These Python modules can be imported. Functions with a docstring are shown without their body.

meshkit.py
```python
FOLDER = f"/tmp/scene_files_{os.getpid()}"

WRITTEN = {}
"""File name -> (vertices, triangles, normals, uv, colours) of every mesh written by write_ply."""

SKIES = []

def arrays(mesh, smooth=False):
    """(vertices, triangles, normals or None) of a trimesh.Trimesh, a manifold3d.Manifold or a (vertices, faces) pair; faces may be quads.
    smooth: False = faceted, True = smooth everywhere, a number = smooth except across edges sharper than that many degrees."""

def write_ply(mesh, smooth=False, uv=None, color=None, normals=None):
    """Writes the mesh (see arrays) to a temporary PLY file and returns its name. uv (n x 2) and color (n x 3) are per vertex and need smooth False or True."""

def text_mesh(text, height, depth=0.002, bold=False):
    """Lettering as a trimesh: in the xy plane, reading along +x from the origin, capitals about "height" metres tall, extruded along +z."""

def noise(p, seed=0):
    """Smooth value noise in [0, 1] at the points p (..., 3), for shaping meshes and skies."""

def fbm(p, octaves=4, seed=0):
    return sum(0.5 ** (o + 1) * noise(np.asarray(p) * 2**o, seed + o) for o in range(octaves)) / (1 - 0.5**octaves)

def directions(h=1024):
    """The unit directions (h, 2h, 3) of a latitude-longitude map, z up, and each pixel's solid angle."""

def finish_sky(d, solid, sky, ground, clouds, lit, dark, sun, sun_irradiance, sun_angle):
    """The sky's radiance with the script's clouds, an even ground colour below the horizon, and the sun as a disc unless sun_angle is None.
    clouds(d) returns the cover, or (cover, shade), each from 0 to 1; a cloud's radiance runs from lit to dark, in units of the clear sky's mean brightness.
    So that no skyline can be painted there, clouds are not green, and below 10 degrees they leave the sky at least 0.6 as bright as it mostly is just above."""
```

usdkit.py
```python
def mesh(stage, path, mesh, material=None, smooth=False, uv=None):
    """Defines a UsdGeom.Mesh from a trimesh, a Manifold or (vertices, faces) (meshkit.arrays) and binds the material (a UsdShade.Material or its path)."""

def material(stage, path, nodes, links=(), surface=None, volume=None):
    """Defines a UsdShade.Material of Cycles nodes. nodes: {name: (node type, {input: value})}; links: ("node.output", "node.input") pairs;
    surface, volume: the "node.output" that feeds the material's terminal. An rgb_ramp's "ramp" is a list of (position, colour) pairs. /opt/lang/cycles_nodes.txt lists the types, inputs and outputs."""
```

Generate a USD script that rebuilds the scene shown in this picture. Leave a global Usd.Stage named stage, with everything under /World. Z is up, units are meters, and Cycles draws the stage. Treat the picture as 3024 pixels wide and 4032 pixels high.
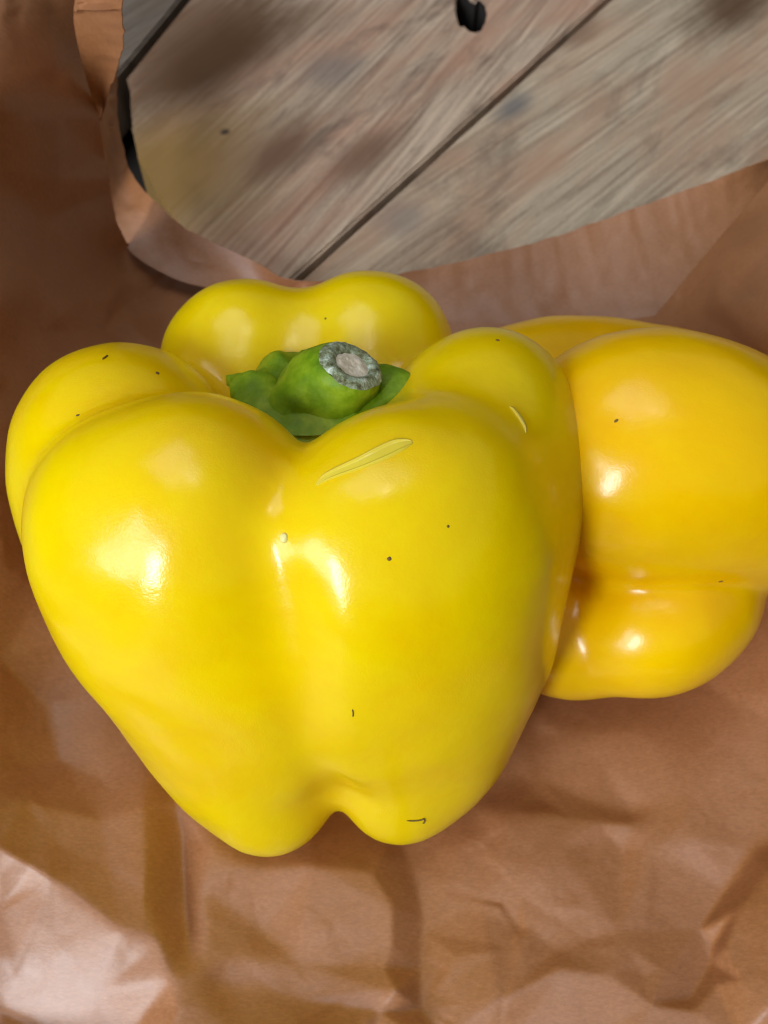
import math, random
import numpy as np, trimesh, usdkit
from meshkit import noise, fbm
from pxr import Usd, UsdGeom, UsdLux, UsdShade, Gf, Sdf, Vt
from scipy.interpolate import CubicSpline, PchipInterpolator, LinearNDInterpolator, RBFInterpolator
from scipy.ndimage import gaussian_filter, map_coordinates
import shapely
from shapely.geometry import Polygon, Point, LineString

rng = np.random.default_rng(7)
stage = Usd.Stage.CreateInMemory()
UsdGeom.SetStageUpAxis(stage, 'Z')
UsdGeom.Xform.Define(stage, '/World')

# ------------------------------------------------------------------ camera
W, H, FPX = 768, 1024, 900.0
PITCH = math.radians(58)
CAM = np.array([0.0, 0.0, 0.200])
RIGHT = np.array([1.0, 0, 0])
FWD = np.array([0, math.cos(PITCH), -math.sin(PITCH)])
UP = np.array([0, math.sin(PITCH), math.cos(PITCH)])
cam = UsdGeom.Camera.Define(stage, '/World/camera')
cam.CreateHorizontalApertureAttr(36.0)
cam.CreateVerticalApertureAttr(48.0)
cam.CreateFocalLengthAttr(36.0 * FPX / W)
cam.CreateClippingRangeAttr(Gf.Vec2f(0.01, 50))
cam.CreateFStopAttr(42.0)
cam.CreateFocusDistanceAttr(0.138)
cam.CreateExposureAttr(-0.18)
cam.AddTransformOp().Set(Gf.Matrix4d(*[float(x) for x in (*RIGHT, 0, *UP, 0, *(-FWD), 0, *CAM, 1)]))


def ray(px, py):
    px, py = np.asarray(px, float), np.asarray(py, float)
    return FWD + ((px - W / 2) / FPX)[..., None] * RIGHT + ((H / 2 - py) / FPX)[..., None] * UP


def at(px, py, depth):
    """World point seen at a picture position at a distance along the view axis."""
    return CAM + ray(px, py) * np.asarray(depth, float)[..., None]


def at_z(px, py, z):
    """World point seen at a picture position at a height above the boards."""
    r = ray(px, py)
    return CAM + r * ((np.asarray(z, float) - CAM[2]) / r[..., 2])[..., None]


# ------------------------------------------------------------------ lamps
def look_rot(pos, target):
    z = np.asarray(pos, float) - np.asarray(target, float)
    z /= np.linalg.norm(z)
    x = np.cross([0, 0, 1.0], z) if abs(z[2]) < 0.99 else np.array([1.0, 0, 0])
    x /= np.linalg.norm(x)
    y = np.cross(z, x)
    return Gf.Matrix4d(*[float(v) for v in (*x, 0, *y, 0, *z, 0, *pos, 1)])


def rect(name, pos, target, w, h, power, color):
    l = UsdLux.RectLight.Define(stage, '/World/' + name)
    l.CreateWidthAttr(w), l.CreateHeightAttr(h), l.CreateIntensityAttr(power), l.CreateColorAttr(Gf.Vec3f(*color))
    l.AddTransformOp().Set(look_rot(pos, target))


AIM = np.array([0.0, 0.11, 0.05])
LT = dict(
    window=((-0.46, -0.76, 0.50), 1.5, 0.20, 0.60, 46.0, (0.85, 0.92, 1.0)),
    window_side=((-0.68, -0.57, 0.50), 1.5, 0.46, 0.74, 9.5, (0.87, 0.93, 1.0)),
    window_high=((-0.20, 0.25, 0.95), 2.2, 1.2, 1.2, 2.6, (0.86, 0.90, 1.0)),
)
for k, (d, r, w_, h_, p_, c_) in LT.items():
    d = np.array(d) / np.linalg.norm(d)
    rect(k, AIM + d * r, AIM, w_, h_, p_, c_)
rect('ceiling_lamp', (0.05, 0.15, 1.75), (0.05, 0.15, 0), 0.26, 0.26, 9.0, (1.0, 0.95, 0.84))
rect('ceiling_bounce_fill', (0.1, 0.3, 2.4), (0.1, 0.3, 0), 11.0, 11.0, 0.24, (1.0, 0.94, 0.84))  # unseen panel added as ambient fill, standing in for room bounce

# ------------------------------------------------------------------ helpers
used = {}


def numbered(path):
    n = used.get(path, 0)
    used[path] = n + 1
    return path if n == 0 else f'{path}_{n:03d}'


def data(prim, **kw):
    for k, v in kw.items():
        if v:
            prim.SetCustomDataByKey(k, v)
    return prim


def thing(name, base, **kw):
    p = numbered('/World/' + name)
    x = UsdGeom.Xform.Define(stage, p)
    x.AddTranslateOp().Set(Gf.Vec3d(*map(float, base)))
    data(x.GetPrim(), **kw)
    return p, np.asarray(base, float)


def part(name, mesh, mat, parent, smooth=True, normals=None, **kw):
    root, base = parent if isinstance(parent, tuple) else ('/World', np.zeros(3))
    if isinstance(mesh, tuple):
        v, f = np.asarray(mesh[0], float) - base, mesh[1]
        m = (v, f)
    else:
        m = mesh.copy()
        m.apply_translation(-base)
    p = numbered(root + '/' + name)
    g = usdkit.mesh(stage, p, m, mat, smooth=False if normals is not None else smooth)
    if normals is not None:
        g.CreateNormalsAttr(Vt.Vec3fArray.FromNumpy(np.asarray(normals, np.float32)))
        g.SetNormalsInterpolation('vertex')
    data(g.GetPrim(), **kw)
    return p, base


def grid_faces(n, m, wrap=False):
    i, j = np.meshgrid(np.arange(n - 1), np.arange(m if wrap else m - 1), indexing='ij')
    j2 = (j + 1) % m
    a, b, c, d = i * m + j, i * m + j2, (i + 1) * m + j2, (i + 1) * m + j
    return np.concatenate([np.stack([a, b, c], -1).reshape(-1, 3), np.stack([a, c, d], -1).reshape(-1, 3)])


def sheet(P, thick, flip=False):
    """A thin closed sheet from a grid of points (n, m, 3)."""
    n, m = P.shape[:2]
    f = grid_faces(n, m)
    if flip:
        f = f[:, ::-1]
    v = P.reshape(-1, 3)
    t = trimesh.Trimesh(v, f, process=False)
    N = t.vertex_normals
    back = v - N * thick
    k = len(v)
    idx = np.arange(n * m).reshape(n, m)
    loop = np.concatenate([idx[0, :-1], idx[:-1, -1], idx[-1, :0:-1], idx[:0:-1, 0]])
    nx = np.roll(loop, -1)
    side = np.concatenate([np.stack([loop, loop + k, nx], -1), np.stack([nx, loop + k, nx + k], -1)])
    if flip:
        side = side[:, ::-1]
    return np.vstack([v, back]), np.vstack([f, f[:, ::-1] + k, side])


# ------------------------------------------------------------------ materials
LOOK = '/World/Looks/'


def pepper_mat(name, c1, c2, glow):
    return usdkit.material(stage, LOOK + name, {
        'tc': ('texture_coordinate', {}),
        'n1': ('noise_texture', {'scale': 34.0, 'detail': 6.0, 'roughness': 0.66, 'distortion': 0.5}),
        'mix': ('mix', {'color1': c1, 'color2': c2}),
        'r1': ('rgb_ramp', {'ramp': [(0.30, (0, 0, 0)), (0.70, (1, 1, 1))]}),
        'n2': ('noise_texture', {'scale': 420.0, 'detail': 2.0}),
        'n3': ('noise_texture', {'scale': 95.0, 'detail': 3.0, 'roughness': 0.55}),
        'n4': ('noise_texture', {'scale': 2600.0, 'detail': 1.0}),
        'b1': ('bump', {'strength': 0.16, 'distance': 0.0012}),
        'b2': ('bump', {'strength': 0.05, 'distance': 0.0003}),
        'b3': ('bump', {'strength': 0.28, 'distance': 0.00006}),
        'rr': ('map_range', {'from_min': 0.3, 'from_max': 0.7, 'to_min': 0.17, 'to_max': 0.27}),
        'p': ('principled_bsdf', {'subsurface_weight': glow, 'subsurface_radius': (1.0, 0.7, 0.02), 'subsurface_scale': 0.004,
                                  'ior': 1.45, 'specular_ior_level': 0.5}),
    }, [('tc.object', 'n1.vector'), ('tc.object', 'n2.vector'), ('tc.object', 'n3.vector'), ('tc.object', 'n4.vector'),
        ('n1.fac', 'r1.fac'), ('r1.color', 'mix.fac'), ('mix.color', 'p.base_color'),
        ('n3.fac', 'b1.height'), ('n2.fac', 'b2.height'), ('n4.fac', 'b3.height'), ('b1.normal', 'b2.normal'), ('b2.normal', 'b3.normal'), ('b3.normal', 'p.normal'),
        ('n3.fac', 'rr.value'), ('rr.result', 'p.roughness')], surface='p.BSDF')


M_PEP = pepper_mat('lemon_yellow_skin', (0.91, 0.66, 0.0), (0.88, 0.54, 0.0), 0.4)
M_PEP2 = pepper_mat('golden_yellow_skin', (0.90, 0.55, 0.0), (0.87, 0.45, 0.0), 0.15)
M_SCAR = usdkit.material(stage, LOOK + 'scarred_skin', {
    'p': ('principled_bsdf', {'base_color': (0.88, 0.68, 0.05), 'roughness': 0.13, 'subsurface_weight': 0.2, 'subsurface_radius': (1, .7, .1), 'subsurface_scale': 0.002})}, surface='p.BSDF')
M_PALE = usdkit.material(stage, LOOK + 'pale_wax_spot', {
    'p': ('principled_bsdf', {'base_color': (0.80, 0.72, 0.25), 'roughness': 0.5})}, surface='p.BSDF')
M_SPECK = usdkit.material(stage, LOOK + 'dark_speck', {
    'p': ('principled_bsdf', {'base_color': (0.15, 0.085, 0.012), 'roughness': 0.7})}, surface='p.BSDF')
M_STEM = usdkit.material(stage, LOOK + 'green_stem', {
    'tc': ('texture_coordinate', {}),
    'n1': ('noise_texture', {'scale': 160.0, 'detail': 4.0, 'roughness': 0.6}),
    'r1': ('rgb_ramp', {'ramp': [(0.28, (0.075, 0.16, 0.001)), (0.5, (0.155, 0.28, 0.003)), (0.72, (0.30, 0.43, 0.014))]}),
    'n2': ('noise_texture', {'scale': 700.0, 'detail': 3.0}),
    'b': ('bump', {'strength': 0.30, 'distance': 0.0006}),
    'p': ('principled_bsdf', {'roughness': 0.55, 'specular_ior_level': 0.3, 'subsurface_weight': 0.15, 'subsurface_radius': (0.5, 1.0, 0.1), 'subsurface_scale': 0.002}),
}, [('tc.object', 'n1.vector'), ('tc.object', 'n2.vector'), ('n1.fac', 'r1.fac'), ('r1.color', 'p.base_color'), ('n2.fac', 'b.height'), ('b.normal', 'p.normal')], surface='p.BSDF')
M_CUT = usdkit.material(stage, LOOK + 'dried_cut', {
    'tc': ('texture_coordinate', {}),
    'n1': ('noise_texture', {'scale': 900.0, 'detail': 4.0, 'roughness': 0.7}),
    'r1': ('rgb_ramp', {'ramp': [(0.3, (0.62, 0.53, 0.38)), (0.55, (0.76, 0.68, 0.54)), (0.75, (0.82, 0.76, 0.66))]}),
    'b': ('bump', {'strength': 0.5, 'distance': 0.0004}),
    'p': ('principled_bsdf', {'roughness': 0.8}),
}, [('tc.object', 'n1.vector'), ('n1.fac', 'r1.fac'), ('r1.color', 'p.base_color'), ('n1.fac', 'b.height'), ('b.normal', 'p.normal')], surface='p.BSDF')
M_RIM = usdkit.material(stage, LOOK + 'torn_rim', {
    'tc': ('texture_coordinate', {}),
    'n1': ('noise_texture', {'scale': 650.0, 'detail': 4.0, 'roughness': 0.75}),
    'r1': ('rgb_ramp', {'ramp': [(0.30, (0.06, 0.05, 0.02)), (0.44, (0.17, 0.19, 0.09)), (0.56, (0.33, 0.40, 0.28)), (0.70, (0.72, 0.79, 0.70))]}),
    'b': ('bump', {'strength': 0.8, 'distance': 0.0006}),
    'p': ('principled_bsdf', {'roughness': 0.75}),
}, [('tc.object', 'n1.vector'), ('n1.fac', 'r1.fac'), ('r1.color', 'p.base_color'), ('n1.fac', 'b.height'), ('b.normal', 'p.normal')], surface='p.BSDF')


def paper_mat(name, tint=1.0):
    c = lambda a: tuple(tint * x for x in a)
    return usdkit.material(stage, LOOK + name, {
        'tc': ('texture_coordinate', {}),
        'map': ('mapping', {'scale': (1.0, 2.2, 1.0), 'rotation': (0, 0, 0.25)}),
        'n1': ('noise_texture', {'scale': 900.0, 'detail': 4.0, 'roughness': 0.65}),
        'n2': ('noise_texture', {'scale': 45.0, 'detail': 4.0, 'roughness': 0.6}),
        'mixn': ('mix_float', {'fac': 0.45}),
        'r1': ('rgb_ramp', {'ramp': [(0.28, c((0.27, 0.105, 0.034))), (0.50, c((0.36, 0.148, 0.054))), (0.72, c((0.45, 0.20, 0.085)))]}),
        'n3': ('noise_texture', {'scale': 260.0, 'detail': 5.0, 'roughness': 0.65, 'distortion': 0.4}),
        'b1': ('bump', {'strength': 0.07, 'distance': 0.0007}),
        'b2': ('bump', {'strength': 0.22, 'distance': 0.00012}),
        'rr': ('map_range', {'from_min': 0.3, 'from_max': 0.7, 'to_min': 0.45, 'to_max': 0.55}),
        'p': ('principled_bsdf', {'ior': 1.5, 'specular_ior_level': 1.0}),
    }, [('tc.object', 'map.vector'), ('map.vector', 'n1.vector'), ('tc.object', 'n2.vector'), ('tc.object', 'n3.vector'),
        ('n1.fac', 'mixn.a'), ('n2.fac', 'mixn.b'), ('mixn.result', 'r1.fac'), ('r1.color', 'p.base_color'),
        ('n3.fac', 'b1.height'), ('n1.fac', 'b2.height'), ('b1.normal', 'b2.normal'), ('b2.normal', 'p.normal'),
        ('n2.fac', 'rr.value'), ('rr.result', 'p.roughness')], surface='p.BSDF')


M_PAPER = paper_mat('brown_kraft_paper')

# ------------------------------------------------------------------ boards
pa, pb = at_z(np.array([296.0, 606.0]), np.array([280.0, 0.0]), np.zeros(2))
gdir = (pb - pa)[:2] / np.linalg.norm((pb - pa)[:2])           # along the boards
gnor = np.array([gdir[1], -gdir[0]])                           # across, to the right
GANG = math.atan2(gdir[1], gdir[0])
seam0 = pa[:2] @ gnor


def wood_mat(name, seed, base, dark, red, stain_amt, spots=(), turn=0.0):
    extra, links, last = {}, [], 'smix.color'
    for i, (c, rad, col, amt, warp) in enumerate(spots):
        extra.update({f'dm{i}': ('mapping', {'mapping_type': 'texture', 'location': (c[0], c[1], 0), 'scale': (rad[0], rad[1], 1.0)}),
                      f'dl{i}': ('vector_math', {'math_type': 'length'}), f'da{i}': ('math', {'math_type': 'multiply_add', 'value2': warp}),
                      f'dr{i}': ('map_range', {'range_type': 'smoothstep', 'from_min': 0.25 + warp * 0.5, 'from_max': 1.25 + warp * 0.5, 'to_min': amt, 'to_max': 0.0, 'clamp': True}),
                      f'dx{i}': ('mix', {'color2': col})})
        links += [('tc.object', f'dm{i}.vector'), (f'dm{i}.vector', f'dl{i}.vector1'), ('sn.fac', f'da{i}.value1'), (f'dl{i}.value', f'da{i}.value3'),
                  (f'da{i}.value', f'dr{i}.value'), (f'dr{i}.result', f'dx{i}.fac'), (last, f'dx{i}.color1')]
        last = f'dx{i}.color'
    return usdkit.material(stage, LOOK + name, {**extra,
        'tc': ('texture_coordinate', {}),
        'tn': ('mapping', {'rotation': (0, 0, turn)}),
        'g': ('mapping', {'rotation': (0, 0, 0.0), 'scale': (11.0, 210.0, 40.0), 'location': (seed * 3.1, seed * 1.7, 0)}),
        'gn': ('noise_texture', {'scale': 1.0, 'detail': 6.0, 'roughness': 0.62, 'distortion': 1.3}),
        'gw': ('mapping', {'scale': (1.0, 1.0, 1.0), 'location': (0.0, seed, 0)}),
        'wv': ('wave_texture', {'wave_type': 'bands', 'bands_direction': 'y', 'profile': 'sine', 'scale': 105.0, 'distortion': 7.0, 'detail': 3.0, 'detail_scale': 26.0, 'detail_roughness': 0.6}),
        'wm': ('mapping', {'scale': (0.16, 1.0, 1.0), 'location': (seed, seed * 0.37, 0)}),
        'mx': ('mix_float', {'fac': 0.09}),
        'ramp': ('rgb_ramp', {'ramp': [(0.30, dark), (0.44, tuple(0.45 * a + 0.55 * b for a, b in zip(dark, base))), (0.55, base), (0.70, tuple(min(1, 1.3 * a) for a in base))]}),
        'rn': ('noise_texture', {'scale': 22.0, 'detail': 3.0, 'roughness': 0.6}),
        'rm': ('mapping', {'scale': (0.5, 1.6, 1.0), 'location': (seed * 0.9, 0.3 * seed, 0)}),
        'rramp': ('rgb_ramp', {'ramp': [(0.45, (0, 0, 0)), (0.66, (0.75, 0.75, 0.75))]}),
        'rmix': ('mix', {'color2': red}),
        'sn': ('noise_texture', {'scale': 36.0, 'detail': 6.0, 'roughness': 0.68, 'distortion': 0.5}),
        'sm': ('mapping', {'scale': (0.45, 1.2, 1.0), 'location': (seed * 0.53 + 2, 0.8 * seed, 0)}),
        'sramp': ('rgb_ramp', {'ramp': [(0.54, (0, 0, 0)), (0.66, (stain_amt,) * 3)]}),
        'smix': ('mix', {'color2': (0.085, 0.062, 0.048)}),
        'b': ('bump', {'strength': 0.35, 'distance': 0.0006}),
        'p': ('principled_bsdf', {'roughness': 0.62, 'specular_ior_level': 0.35}),
    }, [('tc.object', 'tn.vector'), ('tn.vector', 'g.vector'), ('g.vector', 'gn.vector'), ('tn.vector', 'wm.vector'), ('wm.vector', 'wv.vector'),
        ('gn.fac', 'mx.a'), ('wv.fac', 'mx.b'), ('mx.result', 'ramp.fac'),
        ('tc.object', 'rm.vector'), ('rm.vector', 'rn.vector'), ('rn.fac', 'rramp.fac'), ('rramp.color', 'rmix.fac'), ('ramp.color', 'rmix.color1'),
        ('tc.object', 'sm.vector'), ('sm.vector', 'sn.vector'), ('sn.fac', 'sramp.fac'), ('sramp.color', 'smix.fac'), ('rmix.color', 'smix.color1'),
        *links, (last, 'p.base_color'), ('mx.result', 'b.height'), ('b.normal', 'p.normal')], surface='p.BSDF')


M_DARK = usdkit.material(stage, LOOK + 'underside_and_hole_shade', {'p': ('principled_bsdf', {'base_color': (0.018, 0.014, 0.011), 'roughness': 0.9})}, surface='p.BSDF')  # near black, for the base sheet and the painted shade in the hole

floor = UsdGeom.Xform.Define(stage, '/World/wooden_boards')
data(floor.GetPrim(), kind='structure', label='old weathered wooden boards under the brown paper', category='wooden boards')


def to_board(p):
    """world xy -> board coordinates (along, across)"""
    return np.stack([p[..., 0] * gdir[0] + p[..., 1] * gdir[1], p[..., 0] * gnor[0] + p[..., 1] * gnor[1] - seam0], -1)


def board(outline, mat, holes=(), label=None):
    """A board from its outline in board coordinates (along, across): a bevelled slab of its own, rotated into place."""
    poly = Polygon(outline, holes)
    top = poly.buffer(-0.0008)
    th = 0.022
    slab = trimesh.creation.extrude_polygon(poly, th - 0.0008, engine='earcut')
    slab.apply_translation([0, 0, -th])
    cap = trimesh.creation.extrude_polygon(top, 0.0012, engine='earcut')
    cap.apply_translation([0, 0, -0.0012])
    m = trimesh.util.concatenate([slab, cap])
    p = numbered('/World/wooden_boards/plank')
    g = usdkit.mesh(stage, p, m, mat, smooth=False)
    R = np.array([[gdir[0], gnor[0], 0], [gdir[1], gnor[1], 0], [0, 0, 1.0]])
    o = np.array([gnor[0] * seam0, gnor[1] * seam0, 0])
    M = np.eye(4)
    # board frame (along, across, z) is left handed seen from above, so mirror "across"
    g.AddTransformOp().Set(Gf.Matrix4d(*[float(v) for v in (*R[:, 0], 0, *R[:, 1], 0, *R[:, 2], 0, *o, 1)]))
    data(g.GetPrim(), label=label)
    return g


def jag(pts, step=0.002, amp=0.0004, seed=0):
    """Roughens a polyline, keeping its ends."""
    ls = LineString(pts)
    n = max(2, int(ls.length / step))
    q = np.array([ls.interpolate(t, normalized=True).coords[0] for t in np.linspace(0, 1, n)])
    r = fbm(np.stack([np.arange(n) * 0.35, np.full(n, seed * 7.3), np.full(n, 0.5)], -1), 3, seed) - 0.5
    r2 = fbm(np.stack([np.arange(n) * 0.35, np.full(n, seed * 7.3 + 50), np.full(n, 0.5)], -1), 3, seed + 5) - 0.5
    q[1:-1] += 2 * amp * np.stack([r, r2], -1)[1:-1]
    return [tuple(x) for x in q]


def px_board(pts):
    a = np.array(pts, float) / 2.1602
    return to_board(at_z(a[:, 0], a[:, 1], np.zeros(len(a))))


def spot(px, py, r1, r2, col, amt, warp=1.8):
    c = to_board(at_z(np.array([px / 2.1602]), np.array([py / 2.1602]), np.zeros(1)))[0]
    return c, (r1, r2), col, amt, warp


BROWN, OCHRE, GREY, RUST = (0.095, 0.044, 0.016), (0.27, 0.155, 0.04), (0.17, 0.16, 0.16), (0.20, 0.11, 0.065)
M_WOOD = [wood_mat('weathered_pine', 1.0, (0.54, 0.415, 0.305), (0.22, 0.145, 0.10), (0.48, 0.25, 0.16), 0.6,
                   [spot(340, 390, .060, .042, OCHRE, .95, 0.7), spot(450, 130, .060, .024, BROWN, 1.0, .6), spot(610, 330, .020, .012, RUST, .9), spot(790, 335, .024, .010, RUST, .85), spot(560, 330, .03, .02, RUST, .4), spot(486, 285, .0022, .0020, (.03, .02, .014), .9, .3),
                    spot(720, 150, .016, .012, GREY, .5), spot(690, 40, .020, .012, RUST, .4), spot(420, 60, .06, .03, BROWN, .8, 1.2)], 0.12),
          wood_mat('pale_pine', 4.3, (0.53, 0.43, 0.31), (0.26, 0.19, 0.13), (0.46, 0.28, 0.18), 0.4,
                   [spot(1235, 70, .014, .008, RUST, .6), spot(1590, 0, .040, .018, BROWN, .9, 1.2), spot(1110, 230, .014, .006, (.13, .135, .14), .75), spot(870, 470, .012, .008, GREY, .45)], -0.14),
          wood_mat('dark_grey_pine', 7.7, (0.17, 0.14, 0.11), (0.08, 0.062, 0.045), (0.12, 0.08, 0.055), 0.6)]  # last one: base tone much darker than the other boards
GAP = 0.0014
s2a, s2b = px_board([(270, 160), (400, 0)])
ang2 = (s2b[1] - s2a[1]) / (s2b[0] - s2a[0])
seam2 = lambda a: s2a[1] + ang2 * (a - s2a[0])
end = px_board([(283, 172), (280, 215), (288, 290), (296, 335), (322, 380), (345, 430), (372, 462), (398, 500), (410, 540), (470, 600)])
LONG = 0.75
# board between the two seams, with the knot hole and a worn end
hole_px = [(985, -5), (984, 22), (990, 44), (996, 56), (1003, 52), (1012, 64), (1026, 69), (1040, 62), (1049, 46), (1052, 26), (1048, 6), (1036, -6), (1026, 4), (1016, -2), (1006, -14), (992, -16)]
hole = jag([*map(tuple, px_board(hole_px + hole_px[:1]))], 0.0008, 0.0004, 3)
lo = -GAP
e = [tuple(x) for x in end]
outline = jag([(e[-1][0] - 0.02, lo), (LONG, lo)], 0.006, 0.0003, 1) + jag([(LONG, seam2(LONG) + GAP), (e[0][0], seam2(e[0][0]) + GAP)], 0.006, 0.0004, 2) + jag(e, 0.001, 0.0007, 9) + [(e[-1][0] - 0.02, lo - 0.03)]
board(outline, M_WOOD[0], [hole], 'board with a knot hole and a worn rounded end')
hp = np.array(hole[:-1])
tube = np.stack([np.c_[hp, np.full(len(hp), z)] for z in (-0.0010, -0.006, -0.0215)])
tube[:, :, :2] = hp.mean(0) + (tube[:, :, :2] - hp.mean(0)) * np.array([0.985, 0.96, 0.96])[:, None, None]
tube = tube @ np.array([[gdir[0], gdir[1], 0], [gnor[0], gnor[1], 0], [0, 0, 1.0]]) + np.array([gnor[0] * seam0, gnor[1] * seam0, 0])
usdkit.mesh(stage, '/World/wooden_boards/hole_shade_lining', (tube.reshape(-1, 3), grid_faces(3, len(hp), True)), M_DARK)  # added lining: the shade inside the hole is put into its dark colour
board(jag([(-0.5, GAP), (LONG, GAP)], 0.006, 0.0003, 4) + [(LONG, 0.165), (-0.5, 0.165)], M_WOOD[1], label='pale board beside the pink paper edge')
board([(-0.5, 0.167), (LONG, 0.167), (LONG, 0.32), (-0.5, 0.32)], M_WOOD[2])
board(jag([(-0.5, seam2(-0.5) - 2 * GAP), (LONG, seam2(LONG) - 2 * GAP)], 0.006, 0.0005, 6) + [(LONG, seam2(LONG) - 0.16), (-0.5, seam2(-0.5) - 0.16)], M_WOOD[2], label='darker grey board in the upper left corner')
usdkit.mesh(stage, '/World/wooden_boards/underside', trimesh.creation.box([2.4, 2.4, 0.01], trimesh.transformations.translation_matrix([0, 0.3, -0.035])), M_DARK)

# ------------------------------------------------------------------ peppers
def spline_nodes(nodes, n=36):
    nodes = np.asarray(nodes, float)
    t = np.concatenate([[0], np.cumsum(np.linalg.norm(np.diff(nodes[:, :3], axis=0), axis=1))])
    tt = np.linspace(0, t[-1], n)
    return PchipInterpolator(t, nodes)(tt) if len(nodes) == 2 else np.concatenate([CubicSpline(t, nodes[:, :3])(tt), PchipInterpolator(t, nodes[:, 3:])(tt)], 1)


def lobe_sdf(P, C):
    d = np.full(len(P), 1e3)
    for a, b in zip(C[:-1], C[1:]):
        ba = b[:3] - a[:3]
        pa_ = P - a[:3]
        h = np.clip((pa_ @ ba) / (ba @ ba), 0, 1)
        q = pa_ - h[:, None] * ba
        d = np.minimum(d, np.sqrt(np.einsum('ij,ij->i', q, q)) - (a[3] + h * (b[3] - a[3])))
    return d


def surface_nets(val, origin, step):
    """Mesh of val = 0 (negative inside)."""
    nx, ny, nz = val.shape
    inside = val < 0
    acc = np.zeros((nx - 1, ny - 1, nz - 1, 3))
    cnt = np.zeros((nx - 1, ny - 1, nz - 1))
    quads = []
    for ax in range(3):
        sl0 = [slice(None)] * 3; sl1 = [slice(None)] * 3
        sl0[ax] = slice(0, -1); sl1[ax] = slice(1, None)
        a, b = val[tuple(sl0)], val[tuple(sl1)]
        ii = np.argwhere((a < 0) != (b < 0))
        av, bv = a[tuple(ii.T)], b[tuple(ii.T)]
        t = av / (av - bv)
        pt = ii.astype(float)
        pt[:, ax] += t
        o1, o2 = [k for k in range(3) if k != ax]
        for u in (0, 1):
            for w in (0, 1):
                c = ii.copy()
                c[:, o1] -= u
                c[:, o2] -= w
                np.add.at(acc, tuple(c.T), pt)
                np.add.at(cnt, tuple(c.T), 1)
        cs = []
        for u, w in ((0, 0), (1, 0), (1, 1), (0, 1)):
            c = ii.copy(); c[:, o1] -= u; c[:, o2] -= w
            cs.append(c)
        q = np.stack(cs, 1)
        flip = (av < 0) == (ax != 1)
        q[flip] = q[flip][:, ::-1]
        quads.append(q)
    ids = np.full(cnt.shape, -1)
    where = np.argwhere(cnt > 0)
    ids[tuple(where.T)] = np.arange(len(where))
    v = acc[tuple(where.T)] / cnt[tuple(where.T)][:, None] * step + origin
    q = np.concatenate(quads)
    f = ids[q[..., 0], q[..., 1], q[..., 2]]
    return v, np.concatenate([f[:, [0, 1, 2]], f[:, [0, 2, 3]]])


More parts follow.
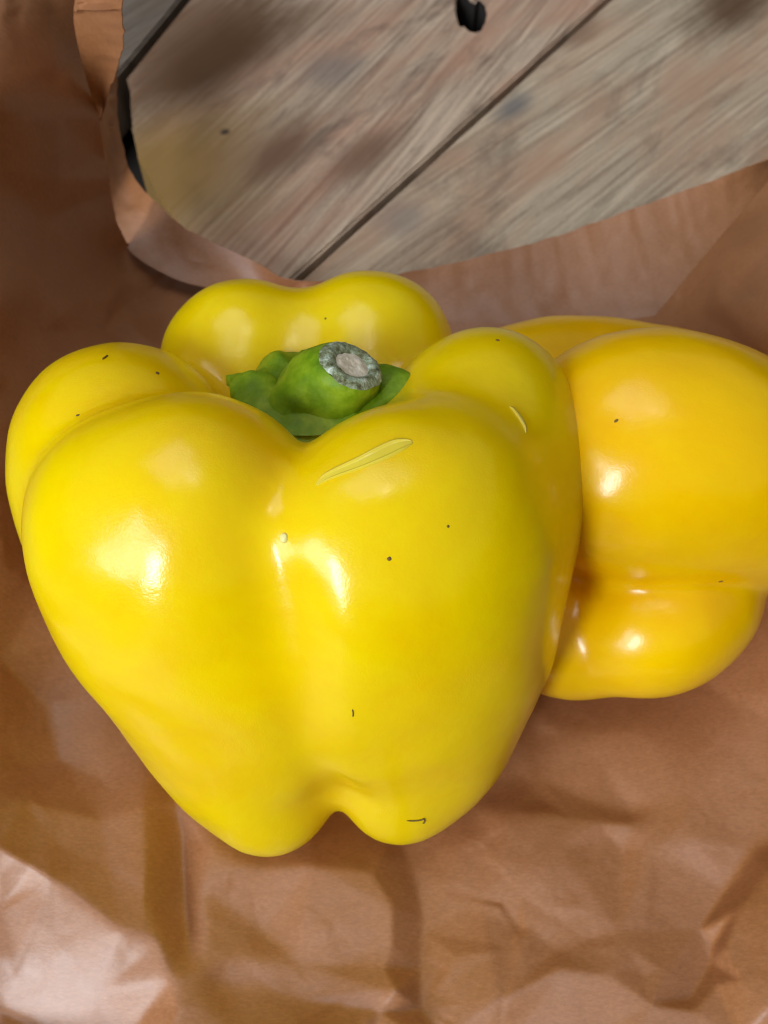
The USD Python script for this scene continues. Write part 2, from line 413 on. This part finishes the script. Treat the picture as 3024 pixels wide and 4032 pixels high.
class Pepper:
    def __init__(self, lobes, axis0, axis1, ks, groups=(), kg=()):
        """lobes: lists of (px, py, depth, radius); axis from the nose to the stem; ks: blend size at the fractions of the axis."""
        self.C = [spline_nodes([(*at(n[0], n[1], n[2]), n[3]) for n in l]) for l in lobes]
        self.a0, self.ax = axis0, (axis1 - axis0) / np.linalg.norm(axis1 - axis0)
        self.len = np.linalg.norm(axis1 - axis0)
        self.ks = PchipInterpolator(*zip(*ks))
        self.dents, self.groups, self.kg = [], [list(g) for g in groups], kg

    def f(self, P):
        t = np.clip((P - self.a0) @ self.ax / self.len, -0.3, 1.3)
        k = self.ks(t)
        D = np.stack([lobe_sdf(P, c) for c in self.C])
        rows, taken = [], [i for g in self.groups for i in g]
        for g in self.groups:                       # lobes that flow into one another
            kg = self.kg[self.groups.index(g)] * np.clip(t / 0.4, 0.2, 1)
            G = D[g]
            mg = G.min(0)
            rows.append(mg - kg * np.log(np.exp(-np.minimum((G - mg) / kg, 60)).sum(0)))
        if rows:
            D = np.vstack([np.delete(D, taken, 0), rows])
        m = D.min(0)
        d = m - k * np.log(np.exp(-np.minimum((D - m) / k, 60)).sum(0))
        for c, r, h in self.dents:
            d = d + h * np.exp(-((P - c) ** 2).sum(1) / r ** 2)
        d = d + 0.0015 * (fbm(P * 38 + 11, 2, 4) - 0.5) + 0.0005 * (fbm(P * 130, 2, 9) - 0.5)
        return d

    def build(self, step=0.0011):
        pts = np.concatenate(self.C)
        lo = (pts[:, :3] - pts[:, 3:4]).min(0) - 0.006
        hi = (pts[:, :3] + pts[:, 3:4]).max(0) + 0.006
        cs = step * 4
        n = np.ceil((hi - lo) / cs).astype(int) + 2
        g = np.stack(np.meshgrid(*[np.arange(k) for k in n], indexing='ij'), -1).reshape(-1, 3)
        coarse = self.f(lo + g * cs).reshape(n)
        nf = (n - 1) * 4 + 1
        ax = [np.arange(k) / 4 for k in nf]
        G = np.stack(np.meshgrid(*ax, indexing='ij'))
        fine = map_coordinates(coarse, G.reshape(3, -1), order=1)
        near = np.abs(fine) < cs * 1.3
        Pn = lo + G.reshape(3, -1).T[near] * cs
        fine[near] = self.f(Pn)
        v, f = surface_nets(fine.reshape(nf), lo, step)
        for _ in range(2):
            N, d = self.normals(v)
            v = v - N * np.clip(d, -step, step)[:, None]
        A = trimesh.Trimesh(v, f, process=False)
        from scipy.sparse import coo_matrix, diags
        e = A.edges_unique
        L = coo_matrix((np.ones(2 * len(e)), (np.r_[e[:, 0], e[:, 1]], np.r_[e[:, 1], e[:, 0]])), (len(v), len(v))).tocsr()
        L = diags(1 / np.asarray(L.sum(1)).ravel()) @ L
        for i in range(6):
            v = v + 0.6 * (L @ v - v)
            v = v - 0.61 * (L @ v - v)
        for i in range(2):
            v = 0.5 * v + 0.5 * (L @ v)
        t = trimesh.Trimesh(v, f, process=False)
        if t.volume < 0:
            f = f[:, ::-1]
        N = np.array(trimesh.Trimesh(v, f, process=False).vertex_normals)
        for i in range(3):
            N = N + L @ N
            N /= np.linalg.norm(N, axis=1, keepdims=True)
        return v, f, N

    def normals(self, v, e=0.0004):
        d = self.f(v)
        g = np.stack([self.f(v + e * np.eye(3)[k]) - self.f(v - e * np.eye(3)[k]) for k in range(3)], 1) / (2 * e)
        L = np.linalg.norm(g, axis=1, keepdims=True)
        return g / np.maximum(L, 1e-9), d / np.maximum(L[:, 0], 0.3)

    def hit(self, px, py):
        """First points of the skin on the sight lines through picture positions."""
        r = ray(px, py).reshape(-1, 3)
        s = np.full(len(r), 0.07)
        for _ in range(70):
            d = self.f(CAM + r * s[:, None])
            s = s + np.where(d < 2e-5, 0, d * 0.7)
        p = CAM + r * s[:, None]
        n, _ = self.normals(p)
        return (p, n) if np.ndim(px) else (p[0], n[0])


PEP1_LOBES = [
    # front left, two swellings
    [(202, 516, .1472, .0200), (206, 560, .1487, .0202), (228, 655, .1592, .0186), (250, 735, .1668, .0157), (270, 787, .1722, .0122)],
    [(142, 520, .1495, .0184), (150, 566, .1510, .0185), (202, 655, .1610, .0170), (229, 735, .1690, .0146), (246, 778, .1735, .0112)],
    # front right, three swellings
    [(388, 520, .1445, .0158), (390, 565, .1470, .0165), (400, 660, .1582, .0165), (400, 735, .1664, .0136), (400, 782, .1722, .0110)],
    [(332, 545, .1393, .0097), (334, 580, .1412, .0105), (347, 640, .1492, .0118), (368, 700, .1605, .0120)],
    [(438, 507, .1490, .0156), (443, 562, .1500, .0164), (440, 650, .1600, .0164), (438, 725, .1675, .0138), (420, 774, .1735, .0105)],
    # right
    [(485, 420, .1690, .0168), (482, 480, .1700, .0191), (462, 570, .1720, .0188), (444, 655, .1750, .0162), (446, 722, .1765, .0135), (416, 768, .1790, .0088)],
    # left
    [(124, 452, .1680, .0205), (130, 500, .1690, .0208), (165, 580, .1730, .0190), (220, 690, .1790, .0160), (260, 770, .1840, .0100)],
    # back left
    [(246, 366, .1920, .0180), (250, 420, .1930, .0200), (275, 540, .1950, .0190), (300, 680, .1900, .0160), (306, 742, .1840, .0100)],
    # back right
    [(370, 358, .1920, .0184), (370, 420, .1930, .0205), (370, 540, .1950, .0190), (355, 680, .1900, .0160), (348, 742, .1840, .0100)],
    # flesh between neighbouring lobes
    [(466, 446, .1628, .0138), (462, 490, .1612, .0138), (454, 545, .1600, .0162), (436, 640, .1680, .0166), (424, 725, .1750, .0112)],
    [(315, 560, .1740, .0150), (318, 640, .1760, .0220), (322, 706, .1800, .0160)],
    [(284, 596, .1605, .0168), (296, 640, .1602, .0182), (309, 690, .1640, .0172), (320, 716, .1678, .0112)],
    [(308, 374, .1935, .0178), (308, 430, .1950, .0190), (315, 560, .1950, .0180)],
]
pep1 = Pepper(PEP1_LOBES, at(330, 800, .182), at(310, 400, .168),
              [(-.3, .0012), (0.0, .0014), (0.18, .0028), (0.42, .0046), (0.62, .0030), (0.85, .0018), (0.98, .0012), (1.3, .0010)], [[0, 1], [2, 3, 4, 5, 9]], (.0022, .0042))
pep1.dents = [(at(300, 700, .1440), .0060, .0006), (at(306, 735, .1475), .0050, .0009), (at(314, 757, .1500), .0045, .0014), (at(327, 780, .1535), .0045, .0018), (at(338, 799, .1580), .0050, .0022)]
gx_, gy_ = np.array([288., 291, 294, 297, 300, 303, 308]), np.array([590., 615, 640, 665, 690, 715, 740])
pep1.dents += [(p_, .0055, .0009) for p_ in pep1.hit(gx_, gy_)[0]]
base1 = at(330, 820, .186)
P1 = thing('yellow_pepper', base1, label='large lemon yellow bell pepper standing upright with a green cut stem', category='bell pepper')
v, f, N = pep1.build()
part('body', (v, f), M_PEP, P1, normals=N)

PEP2_LOBES = [
    # big lobe on the near upper side
    [(585, 470, .1800, .0190), (640, 455, .1760, .0245), (715, 468, .1780, .0232), (790, 500, .1870, .0165)],
    # lower lobe
    [(630, 632, .1835, .0130), (655, 628, .1825, .0140), (694, 612, .1830, .0122), (721, 597, .1838, .0088)],
    # bottom left lobe
    [(535, 610, .1890, .0120), (556, 640, .1880, .0112), (586, 654, .1885, .0092)],
    # far upper lobe
    [(515, 404, .2050, .0180), (556, 400, .2055, .0190), (660, 410, .2100, .0190), (760, 440, .2100, .0150)],
    [(570, 560, .2020, .0170), (640, 560, .2020, .0180), (690, 545, .2030, .0120)],
]
PEP2_LOBES += [[(600, 520, .1980, .0150), (660, 520, .1980, .0180), (730, 520, .2000, .0140)]]
pep2 = Pepper(PEP2_LOBES, at(800, 510, .20), at(550, 520, .20), [(-.3, .0012), (0.1, .0009), (0.4, .0011), (0.8, .0016), (1.3, .0010)])
base2 = at(640, 690, .20)
P2 = thing('yellow_pepper', base2, label='smaller golden yellow bell pepper lying on its side behind the upright one', category='bell pepper')
v, f, N = pep2.build()
part('body', (v, f), M_PEP2, P2, normals=N)

# small marks on the skin
def blob(pep, px, py, r, flat, seed, stretch=1.0, turn=0.0):
    p, n = pep.hit(px / 2.1602, py / 2.1602)
    m = trimesh.creation.icosphere(2, 1.0)
    v = m.vertices * (0.8 + 0.5 * fbm(m.vertices * 1.7 + seed * 9, 2, seed))[:, None]
    xx = RIGHT * math.cos(turn) + UP * math.sin(turn)
    xx = xx - n * (xx @ n); xx /= np.linalg.norm(xx)
    yy = np.cross(n, xx)
    return p + r * (v[:, :1] * stretch * xx + v[:, 1:2] * yy + v[:, 2:] * flat * n), m.faces


def hair(pep, pts, r):
    q = []
    for (x_, y_) in pts:
        p, n = pep.hit(x_ / 2.1602, y_ / 2.1602)
        q.append(p + n * r * 0.6)
    q = CubicSpline(np.linspace(0, 1, len(q)), q)(np.linspace(0, 1, 18))
    d = np.gradient(q, axis=0)
    u = np.cross(d, n); u /= np.linalg.norm(u, axis=1, keepdims=True)
    w = np.cross(u, d); w /= np.linalg.norm(w, axis=1, keepdims=True)
    a = np.linspace(0, 2 * np.pi, 7)[:-1]
    rad = r * np.interp(np.linspace(0, 1, 18), [0, .1, .9, 1], [.2, 1, 1, .2])[:, None, None]
    R_ = q[:, None] + rad * (np.cos(a)[None, :, None] * u[:, None] + np.sin(a)[None, :, None] * w[:, None])
    return R_.reshape(-1, 3), grid_faces(18, 6, True)


for i, (x_, y_, r, st, tu) in enumerate([(169, 898, .00040, 1.1, 0), (340, 806, .00034, 1.0, 0), (841, 1207, .00030, 1.0, 0), (703, 688, .00022, 1, 0), (1075, 735, .00028, 1.2, 0), (968, 1137, .0002, 1, 0),]):
    part('dark_speck', blob(pep1, x_, y_, r, .4, i, st, tu), M_SPECK, P1, smooth=True)
part('dark_fibre', hair(pep1, [(221, 777), (227, 773), (233, 768)], .00016), M_SPECK, P1, smooth=True)
part('dark_fibre', hair(pep1, [(761, 1532), (763, 1540), (762, 1548)], .00012), M_SPECK, P1, smooth=True)
part('dark_fibre', hair(pep1, [(878, 1772), (895, 1772), (910, 1770), (916, 1768), (917, 1774), (912, 1777)], .00016), M_SPECK, P1, smooth=True)
part('pale_flake', blob(pep1, 962, 658, .0007, .35, 77, 1.5, -.9), M_PALE, P1, smooth=True)
part('pale_bump', blob(pep1, 613, 1162, .0006, .6, 41, 1.2, 1.2), M_PALE, P1, smooth=True)
for i, (x_, y_, r, st, tu) in enumerate([(1557, 1256, .00030, 1.4, .7), (1331, 909, .00022, 1.8, .5), (1205, 1300, .0002, 1, 0)]):
    part('dark_speck', blob(pep2, x_, y_, r, .4, 20 + i, st, tu), M_SPECK, P2, smooth=True)


def ridge(pep, top, bot, rim, lift, name, parent, n=60, m=13):
    """A healed slit in the skin: a thin raised patch with proud edges between two lines."""
    a = CubicSpline(np.linspace(0, 1, len(top)), np.array(top) / 2.1602)(np.linspace(0, 1, n))
    b = CubicSpline(np.linspace(0, 1, len(bot)), np.array(bot) / 2.1602)(np.linspace(0, 1, n))
    t = np.linspace(0, 1, m)[None, :, None]
    q = (a[:, None] * (1 - t) + b[:, None] * t).reshape(-1, 2)
    p, nn = pep.hit(q[:, 0], q[:, 1])
    t = t[..., 0]
    i = np.arange(n)[:, None]
    e_ = np.exp(-((t - .10) / .09) ** 2) + np.exp(-((t - .90) / .09) ** 2)
    end_ = np.minimum(1, 6 * np.minimum(i, n - 1 - i) / (n - 1))
    hgt = end_ * (lift + rim * e_)
    hgt[0] = hgt[-1] = hgt[:, 0] = hgt[:, -1] = -.00012
    R_ = p + nn * hgt.reshape(-1, 1)
    return part(name, (R_.reshape(-1, 3), grid_faces(n, m)[:, ::-1]), M_SCAR, parent, smooth=True)


ridge(pep1, [(682, 1048), (715, 1016), (775, 986), (835, 955), (893, 952)], [(684, 1050), (730, 1030), (790, 1010), (850, 985), (894, 956)], .00030, .00006, 'healed_slit', P1)
ridge(pep1, [(1100, 876), (1116, 890), (1130, 910), (1138, 936)], [(1100, 878), (1111, 892), (1125, 913), (1137, 938)], .00025, .0001, 'healed_slit', P1, 30, 9)

# calyx and stem of the first pepper
A1 = pep1.ax
sb = at(312, 412, .1650)                     # where the stem leaves the calyx
X1 = RIGHT - A1 * (RIGHT @ A1); X1 /= np.linalg.norm(X1)
Y1 = np.cross(A1, X1)                        # away from the camera
tips = [(224, 376, .164, .0), (313, 349, .178, 0), (372, 368, .178, 0), (421, 375, .1560, 0), (360, 430, .152, 0), (300, 446, .152, 0), (255, 425, .155, 0)]
tp = np.array([at(a, b, c) for a, b, c, _ in tips]) - sb
tl = np.stack([tp @ X1, tp @ Y1, tp @ A1], 1)
tang = np.arctan2(tl[:, 1], tl[:, 0])
order = np.argsort(tang)
tl, tang = tl[order], tang[order]
trad = np.hypot(tl[:, 0], tl[:, 1])
nA, nR = 168, 26
th = np.linspace(-np.pi, np.pi, nA, endpoint=False)


def calyx_edge(th):
    best = np.zeros_like(th); zz = np.zeros_like(th); wsum = np.zeros_like(th)
    for a, r, z in zip(tang, trad, tl[:, 2]):
        dth = np.abs((th - a + np.pi) % (2 * np.pi) - np.pi)
        best = np.maximum(best, r * (0.68 + 0.32 * np.exp(-(dth / 0.30) ** 1.3)))
        w = np.exp(-(dth / 0.45) ** 2) + 1e-6
        zz += w * z; wsum += w
    return best, zz / wsum


er, ez = calyx_edge(th)
er = er * (1 + 0.06 * (fbm(np.stack([np.cos(th) * 9, np.sin(th) * 9, th * 0], -1), 3, 3) - 0.5))
rr = np.linspace(0.02, 1, nR)[:, None]
R0 = 0.0082
rad = rr * er
puff = 0.0046 * np.sin(np.pi * np.clip(rr, 0, 1) ** 1.2) + 0.0016 * np.cos(th * 5 + 0.6) * np.sin(np.pi * rr) * rr
zc = ez * rr ** 1.6 + puff + 0.0022 * (fbm(np.stack([rad * np.cos(th) * 190, rad * np.sin(th) * 190, rad * 0 + 2.2], -1), 3, 6) - 0.5)
Pt = sb + (rad * np.cos(th))[..., None] * X1 + (rad * np.sin(th))[..., None] * Y1 + zc[..., None] * A1
Pb = Pt - 0.0018 * A1
ring = np.concatenate([Pt, Pb[::-1]])
fc = grid_faces(2 * nR, nA, True)
tm = trimesh.Trimesh(ring.reshape(-1, 3), fc, process=False)
calyx = part('calyx', (ring.reshape(-1, 3), fc), M_STEM, P1)

cut = at(351, 366, .1520)
cn = cut - sb
sn = cn / np.linalg.norm(cn)
cutn = (A1 * 0.55 - FWD * 0.62 + RIGHT * 0.42 + UP * 0.1); cutn /= np.linalg.norm(cutn)
nS, mS = 26, 64
rows = []
ph = np.linspace(0, 2 * np.pi, mS, endpoint=False)
for i, t in enumerate(np.linspace(0, 1, nS)):
    c = sb - A1 * 0.003 + (cn + A1 * 0.003) * t + A1 * 0.0035 * t * (1 - t) * 2
    d = sn * (1 - t) + cutn * t if t > 0.5 else A1 * (1 - 2 * t) + sn * 2 * t if t < 0.5 else sn
    d = d / np.linalg.norm(d)
    x = RIGHT - d * (RIGHT @ d); x /= np.linalg.norm(x)
    y = np.cross(d, x)
    r = np.interp(t, [0, .15, .4, .75, .93, 1], [.0140, .0112, .0088, .0071, .0062, .0054])
    rp = r * (1 + 0.07 * np.cos(5 * ph + 1.0) * (1 - t) + 0.05 * (fbm(np.stack([np.cos(ph) * 2.5, np.sin(ph) * 2.5, np.full(mS, t * 3)], -1), 3, 2) - 0.5) * 2)
    rows.append(c + (rp * np.cos(ph))[:, None] * x + (rp * np.sin(ph))[:, None] * y)
S = np.array(rows)
stem = part('stem', (S.reshape(-1, 3), grid_faces(nS, mS, True)), M_STEM, P1)
# dried rim and pale pith of the cut
x = RIGHT - cutn * (RIGHT @ cutn); x /= np.linalg.norm(x)
y = np.cross(cutn, x)


def disc(c, r0, r1, h0, h1, seed, n=14, m=72, amp=0.0003, e=1.0):
    rows = []
    for t in np.linspace(0, 1, n):
        r = r0 + (r1 - r0) * t
        r_ = r * (1 + 0.12 * (fbm(np.stack([np.cos(np.linspace(0, 2 * np.pi, m, endpoint=False)) * 3, np.sin(np.linspace(0, 2 * np.pi, m, endpoint=False)) * 3, np.full(m, seed + t)], -1), 3, seed) - 0.5))
        a = np.linspace(0, 2 * np.pi, m, endpoint=False)
        q = c + (r_ * np.cos(a))[:, None] * x + (r_ * np.sin(a) * e)[:, None] * y
        hh = h0 + (h1 - h0) * np.sin(np.pi * t) + amp * 2 * (fbm(q * 800, 4, seed) - 0.5)
        rows.append(q + hh[:, None] * cutn)
    Q = np.array(rows)
    return Q.reshape(-1, 3), grid_faces(n, m, True)


part('cut_rim', disc(cut, 0.0026, 0.0057, 0.0001, 0.0009, 5, amp=0.0004), M_RIM, stem)
part('cut_face', disc(cut, 0.00005, 0.0031, 0.0003, 0.0005, 8), M_CUT, stem)

# ------------------------------------------------------------------ paper bag
ctrl = [  # picture position, height above the boards (m)
    (-120, -80, .100), (-120, 200, .085), (-120, 450, .062), (-120, 700, .045), (-120, 900, .035), (-120, 1120, .030),
    (0, -80, .098), (0, 100, .088), (0, 300, .062), (0, 480, .046), (0, 600, .032), (0, 720, .022), (0, 850, .020), (0, 1000, .024), (0, 1120, .028),
    (76, -60, .092), (76, 0, .086), (82, 60, .075), (97, 118, .060), (104, 160, .046), (112, 200, .032), (118, 230, .024), (130, 254, .009), (160, 278, .005), (200, 292, .003),
    (60, 300, .040), (60, 450, .030), (100, 600, .018), (150, 750, .012), (120, 350, .022), (200, 330, .010),
    (300, 330, .004), (400, 330, .003), (500, 340, .003), (600, 335, .003), (620, 332, .006), (655, 325, .0115), (700, 262, .0185), (768, 190, .027), (880, 120, .03),
    (730, 300, .032), (768, 260, .042), (768, 340, .045), (880, 250, .07), (880, 450, .06), (768, 480, .026), (768, 600, .016), (700, 640, .010), (880, 700, .03),
    (600, 700, .008), (560, 760, .010), (400, 860, .012), (270, 870, .013), (340, 820, .012), (200, 800, .013),
    (650, 800, .014), (768, 800, .020), (880, 900, .03), (768, 950, .026), (600, 950, .020), (450, 950, .018), (300, 950, .018), (150, 950, .020),
    (100, 1120, .026), (300, 1120, .026), (500, 1120, .028), (700, 1120, .032), (880, 1120, .04),
]
ctrl = np.array(ctrl, float)
rbf = RBFInterpolator(ctrl[:, :2], ctrl[:, 2], kernel='linear', smoothing=0.02)
# creases: offsets (mm) at points on top of the smooth shape, joined by flat facets
cre = [
    # lower left: ridge from the left edge to a point, its near side falling towards the window
    (-110, 800, 7), (-50, 826, 8), (0, 848, 8.0), (60, 884, 7.2), (120, 930, 6.0), (172, 977, 4.2), (100, 990, -1.0), (20, 960, -1.0), (-50, 960, -3), (60, 1040, -8), (0, 1010, -7), (-60, 1080, -10), (130, 1040, -6.0), (150, 1008, -1),
    (60, 845, 5.0), (110, 870, 4.6), (20, 800, 5.5), (100, 820, 3.5),
    # dent: falls to the right, then a short steep rise
    (143, 806, 4.0), (146, 850, 4.6), (148, 900, 5.0), (160, 940, 5.0), (176, 800, 1.0), (184, 840, -0.6), (186, 880, -1.2), (188, 925, -1.0), (189, 962, 1.2), (182, 985, 3.6),
    (180, 820, 0), (196, 850, 2.6), (198, 885, 3.0), (199, 930, 2.6), (198, 955, 2.6),
    # plateau falling gently towards the viewer
    (212, 848, 4.4), (260, 868, 4.6), (310, 866, 4.6), (372, 872, 4.2), (392, 905, 3.6), (392, 945, 2.6), (384, 968, 2.2), (300, 964, 1.0), (230, 958, 1.6),
    (225, 985, 0.4), (300, 1000, 0.8), (380, 1012, 1.8), (205, 1000, 3.4), (240, 1040, 4.0), (330, 1050, 4.2), (385, 990, 3.2),
    (192, 972, 4.2), (178, 1008, 4.4), (170, 1030, 4.0), (200, 975, 2.5),
    # valley right of the plateau
    (398, 830, 1.0), (412, 870, 0.4), (424, 920, -0.6), (420, 970, -1.0), (420, 1010, -0.8), (396, 990, 4.0), (408, 1030, 4.0), (440, 1040, 0), (446, 960, 0.4),
    # bright facets to the right of it
    (438, 832, 0.8), (446, 880, 1.0), (500, 815, 3.4), (545, 812, 3.6), (575, 818, 3.0), (500, 862, 3.2), (530, 890, 3.4), (560, 850, 3.4), (480, 910, 1.8),
    (470, 803, 0.6), (540, 800, 1.0), (600, 806, 0.6), (632, 814, -0.4), (660, 806, 1.0), (600, 822, 2.6), (634, 824, 1.8), (622, 850, 0.6), (650, 848, 2.0), (690, 836, 2.4), (690, 800, 1.8), (610, 838, 1.0),
    (560, 950, 2.2), (620, 930, 2.4), (540, 1005, 2.0), (500, 1000, 3.4), (560, 968, 4.0), (610, 974, 4.0), (650, 1004, 3.2), (690, 1000, 0.6), (560, 1060, 0.0), (480, 1060, -1),
    (712, 962, -0.4), (716, 945, 0.0), (722, 948, 4.6), (738, 908, 5.0), (768, 868, 5.4), (716, 985, 2.4), (740, 980, 5.6), (768, 1010, 6.6), (700, 930, 0.2), (728, 890, -0.2), (755, 850, 0.2), (695, 1010, 2.6), (740, 1040, 3.0), (800, 900, 8.5), (850, 960, 11),
    # left wall
    (0, 560, 2.2), (60, 640, 1.0), (40, 700, -2.0), (60, 760, -0.6), (0, 770, 3.0), (100, 780, 0.4), (0, 660, -0.6),
    (30, 120, 1.0), (60, 180, 2.4), (92, 150, -1.0), (62, 120, 2.6), (95, 118, 3.0), (70, 60, -0.5), (40, 330, -1.5), (84, 300, 1.6), (108, 300, 3.4), (118, 288, 3.4), (130, 320, 3.0), (122, 310, 0.2), (142, 300, -1.4), (160, 310, 1.2), (100, 335, -0.6), (20, 420, 1.4), (40, 220, -0.6),
    # right wall
    (720, 300, 2.4), (740, 290, -1.6), (700, 310, -1.0), (768, 300, 1.8), (720, 260, 2.0), (768, 620, 0.8), (700, 680, -1.0), (640, 730, 0.8), (768, 720, -0.8), (600, 760, 0.2), (540, 780, 0.4),
]
cre = np.array(cre, float)
n_r = 240
rp = np.stack([rng.uniform(-120, 890, n_r), rng.uniform(-80, 1120, n_r)], -1)
keep = np.array([np.min(np.hypot(*(cre[:, :2] - q).T)) > 42 for q in rp])
rp = rp[keep]
ro = rng.normal(0.3, 0.55, len(rp))
edge = np.array([(x, y, 0) for x in np.linspace(-130, 900, 12) for y in (-90, 1130)] + [(x, y, 0) for y in np.linspace(-90, 1130, 14) for x in (-130, 900)], float)
facet = LinearNDInterpolator(np.vstack([cre[:, :2], rp, edge[:, :2]]), np.concatenate([cre[:, 2], ro, edge[:, 2]]))
STEP = 2.0
gu = np.arange(-115, 886, STEP)
gv = np.arange(-75, 1116, STEP)
U, V = np.meshgrid(gu, gv)
Z = rbf(np.stack([U.ravel(), V.ravel()], -1)).reshape(U.shape)
Z = gaussian_filter(Z, 6)
off = facet(U, V)
sharp, soft = gaussian_filter(off, 1.2), gaussian_filter(off, 3.6)
mk = np.clip((fbm(np.stack([U / 120, V / 120, U * 0 + 0.3], -1), 2, 21) - 0.36) / 0.25, 0, 1)
off = soft + (sharp - soft) * mk
for k_, (n_, sd_, sg_, sc_) in enumerate([(420, 0.30, 0.9, 150), (1500, 0.13, 0.7, 90), (5000, 0.045, 0.6, 60)]):   # crumples: ever smaller flat facets, stronger in some places
    q_ = np.vstack([np.stack([rng.uniform(-130, 900, n_), rng.uniform(-90, 1130, n_)], -1), edge[:, :2]])
    h_ = LinearNDInterpolator(q_, rng.normal(0, sd_, len(q_)))(U, V)
    w_ = np.clip((fbm(np.stack([U / sc_, V / sc_, U * 0 + 3.1 * k_], -1), 2, 61 + k_) - 0.40) / 0.2, 0.12, 1.3)
    off = off + gaussian_filter(h_, sg_) * w_
Z = Z + off * 0.001
Zf = lambda px, py: map_coordinates(Z, [[(py - gv[0]) / STEP], [(px - gu[0]) / STEP]], order=1)[0]

bag = thing('paper_bag', at_z(384.0, 800.0, 0.0), label='crumpled brown paper bag torn open under the two yellow peppers', category='paper bag')
# the sheet ends along the crease with the back panel: cut the grid there
crease_px = np.array([(165, -160), (165, 0), (172, 60), (195, 180), (212, 255), (225, 340), (240, 430), (252, 490), (275, 535), (340, 582), (420, 612), (600, 640), (900, 700), (1250, 715), (1415, 690), (1530, 550), (1659, 400), (1920, 240)]) / 2.1602
cp = Polygon(np.vstack([crease_px + [0, -4], [(2000, -400), (-50, -400)]]))
inside_cut = shapely.contains_xy(cp, U, V)


from scipy.ndimage import binary_dilation
near_cut = inside_cut & binary_dilation(~inside_cut, np.ones((3, 3)))
rim_line = LineString(crease_px + [0, -4])
for i_, j_ in np.argwhere(near_cut):
    q_ = rim_line.interpolate(rim_line.project(Point(U[i_, j_], V[i_, j_])))
    U[i_, j_], V[i_, j_] = q_.x, q_.y
Z[near_cut] = map_coordinates(Z, [(V[near_cut] - gv[0]) / STEP, (U[near_cut] - gu[0]) / STEP], order=1)
PP = at_z(U, V, Z)
inside_cut &= ~near_cut


def masked_sheet(P, drop, thick):
    n, m = P.shape[:2]
    f = grid_faces(n, m)[:, ::-1]
    f = f[~drop.ravel()[f].any(1)]
    used_v = np.unique(f)
    remap = np.full(n * m, -1); remap[used_v] = np.arange(len(used_v))
    v = P.reshape(-1, 3)[used_v]; f = remap[f]
    t = trimesh.Trimesh(v, f, process=False)
    back = v - t.vertex_normals * thick
    e = np.sort(f[:, [0, 1, 1, 2, 2, 0]].reshape(-1, 2), axis=1)
    raw = f[:, [0, 1, 1, 2, 2, 0]].reshape(-1, 2)
    _, inv, cnt = np.unique(e, axis=0, return_inverse=True, return_counts=True)
    b = raw[cnt[inv] == 1]
    k = len(v)
    side = np.concatenate([np.stack([b[:, 1], b[:, 0], b[:, 0] + k], -1), np.stack([b[:, 1], b[:, 0] + k, b[:, 1] + k], -1)])
    return np.vstack([v, back]), np.vstack([f, f[:, ::-1] + k, side])


part('inner_panel', masked_sheet(PP, inside_cut, 0.0002), M_PAPER, bag, smooth=35)


def strip(inner, outer, name, ns=260, nt=34, bulge=0.0, wr=0.5, seed=3, label=None):
    """A panel between two lines given as (picture x, y, height)."""
    def curve(pts):
        pts = np.asarray(pts, float)
        pts[:, :2] /= 2.1602
        w = at_z(pts[:, 0], pts[:, 1], pts[:, 2])
        t = np.concatenate([[0], np.cumsum(np.hypot(*np.diff(pts[:, :2], axis=0).T))]); t /= t[-1]
        return PchipInterpolator(t, w)(np.linspace(0, 1, ns))
    a, b = curve(inner), curve(outer)
    b = b + 0.0011 * np.stack([fbm(b * 260 + 9.0 * k_, 4, seed + 20 + k_) - 0.5 for k_ in range(3)], -1)       # a cut edge is never quite straight
    t = np.linspace(0, 1, nt)[None, :, None]
    Pg = a[:, None] * (1 - t) + b[:, None] * t
    d1 = np.gradient(Pg, axis=0); d2 = np.gradient(Pg, axis=1)
    n_ = np.cross(d1, d2); n_ /= np.linalg.norm(n_, axis=-1, keepdims=True) + 1e-12
    n_[n_[..., 2] < 0] *= -1
    s = np.linspace(0, 1, ns)[:, None]
    q = Pg * 60
    amp = wr * 0.001 * 2 * ((0.5 - np.abs(fbm(q * np.array([1.2, 1.2, 0.6]), 3, seed) - 0.5) * 2) + 0.4 * (fbm(q * 2.6, 3, seed + 2) - 0.5))
    amp = amp * np.sin(np.pi * np.clip(0.12 + 0.8 * t[..., 0], 0, 1)) + bulge * np.sin(np.pi * t[..., 0])
    Pg = Pg + n_ * amp[..., None]
    m = sheet(Pg, 0.0002)
    tt = trimesh.Trimesh(*m, process=False)
    if tt.face_normals[: (ns - 1) * (nt - 1) * 2, 2].mean() < 0:
        m = sheet(Pg, 0.0002, True)
    part(name, m, M_PAPER, bag, smooth=35, label=label)


strip([(205, 100, .044), (208, 250, .040), (222, 335, .028), (238, 430, .021), (252, 490, .019), (275, 537, .017), (340, 584, .013), (420, 616, .010), (640, 655, .003), (900, 712, .002), (1200, 735, .002), (1413, 700, .0055), (1530, 550, .011), (1659, 400, .016), (1920, 240, .024)],
      [(262, 100, .022), (252, 240, .021), (268, 330, .017), (290, 385, .020), (340, 440, .022), (390, 485, .020), (450, 520, .017), (540, 560, .014), (640, 607, .012), (800, 600, .010), (900, 585, .0095), (1150, 525, .011), (1400, 440, .016), (1659, 345, .024), (1920, 260, .030)],
      'back_panel', bulge=-0.0015, wr=0.6, label='pinkish back panel with its rim against the boards')
strip([(150, -160, .113), (164, 0, .0955), (160, 42, .0895), (172, 110, .081), (195, 200, .069), (213, 262, .0600)],
      [(262, -160, .124), (265, 0, .106), (266, 50, .099), (267, 95, .091), (243, 180, .074), (216, 262, .0605)],
      'folded_rim', ns=90, nt=20, bulge=0.001, wr=0.25, seed=8, label='light folded over rim at the upper left')
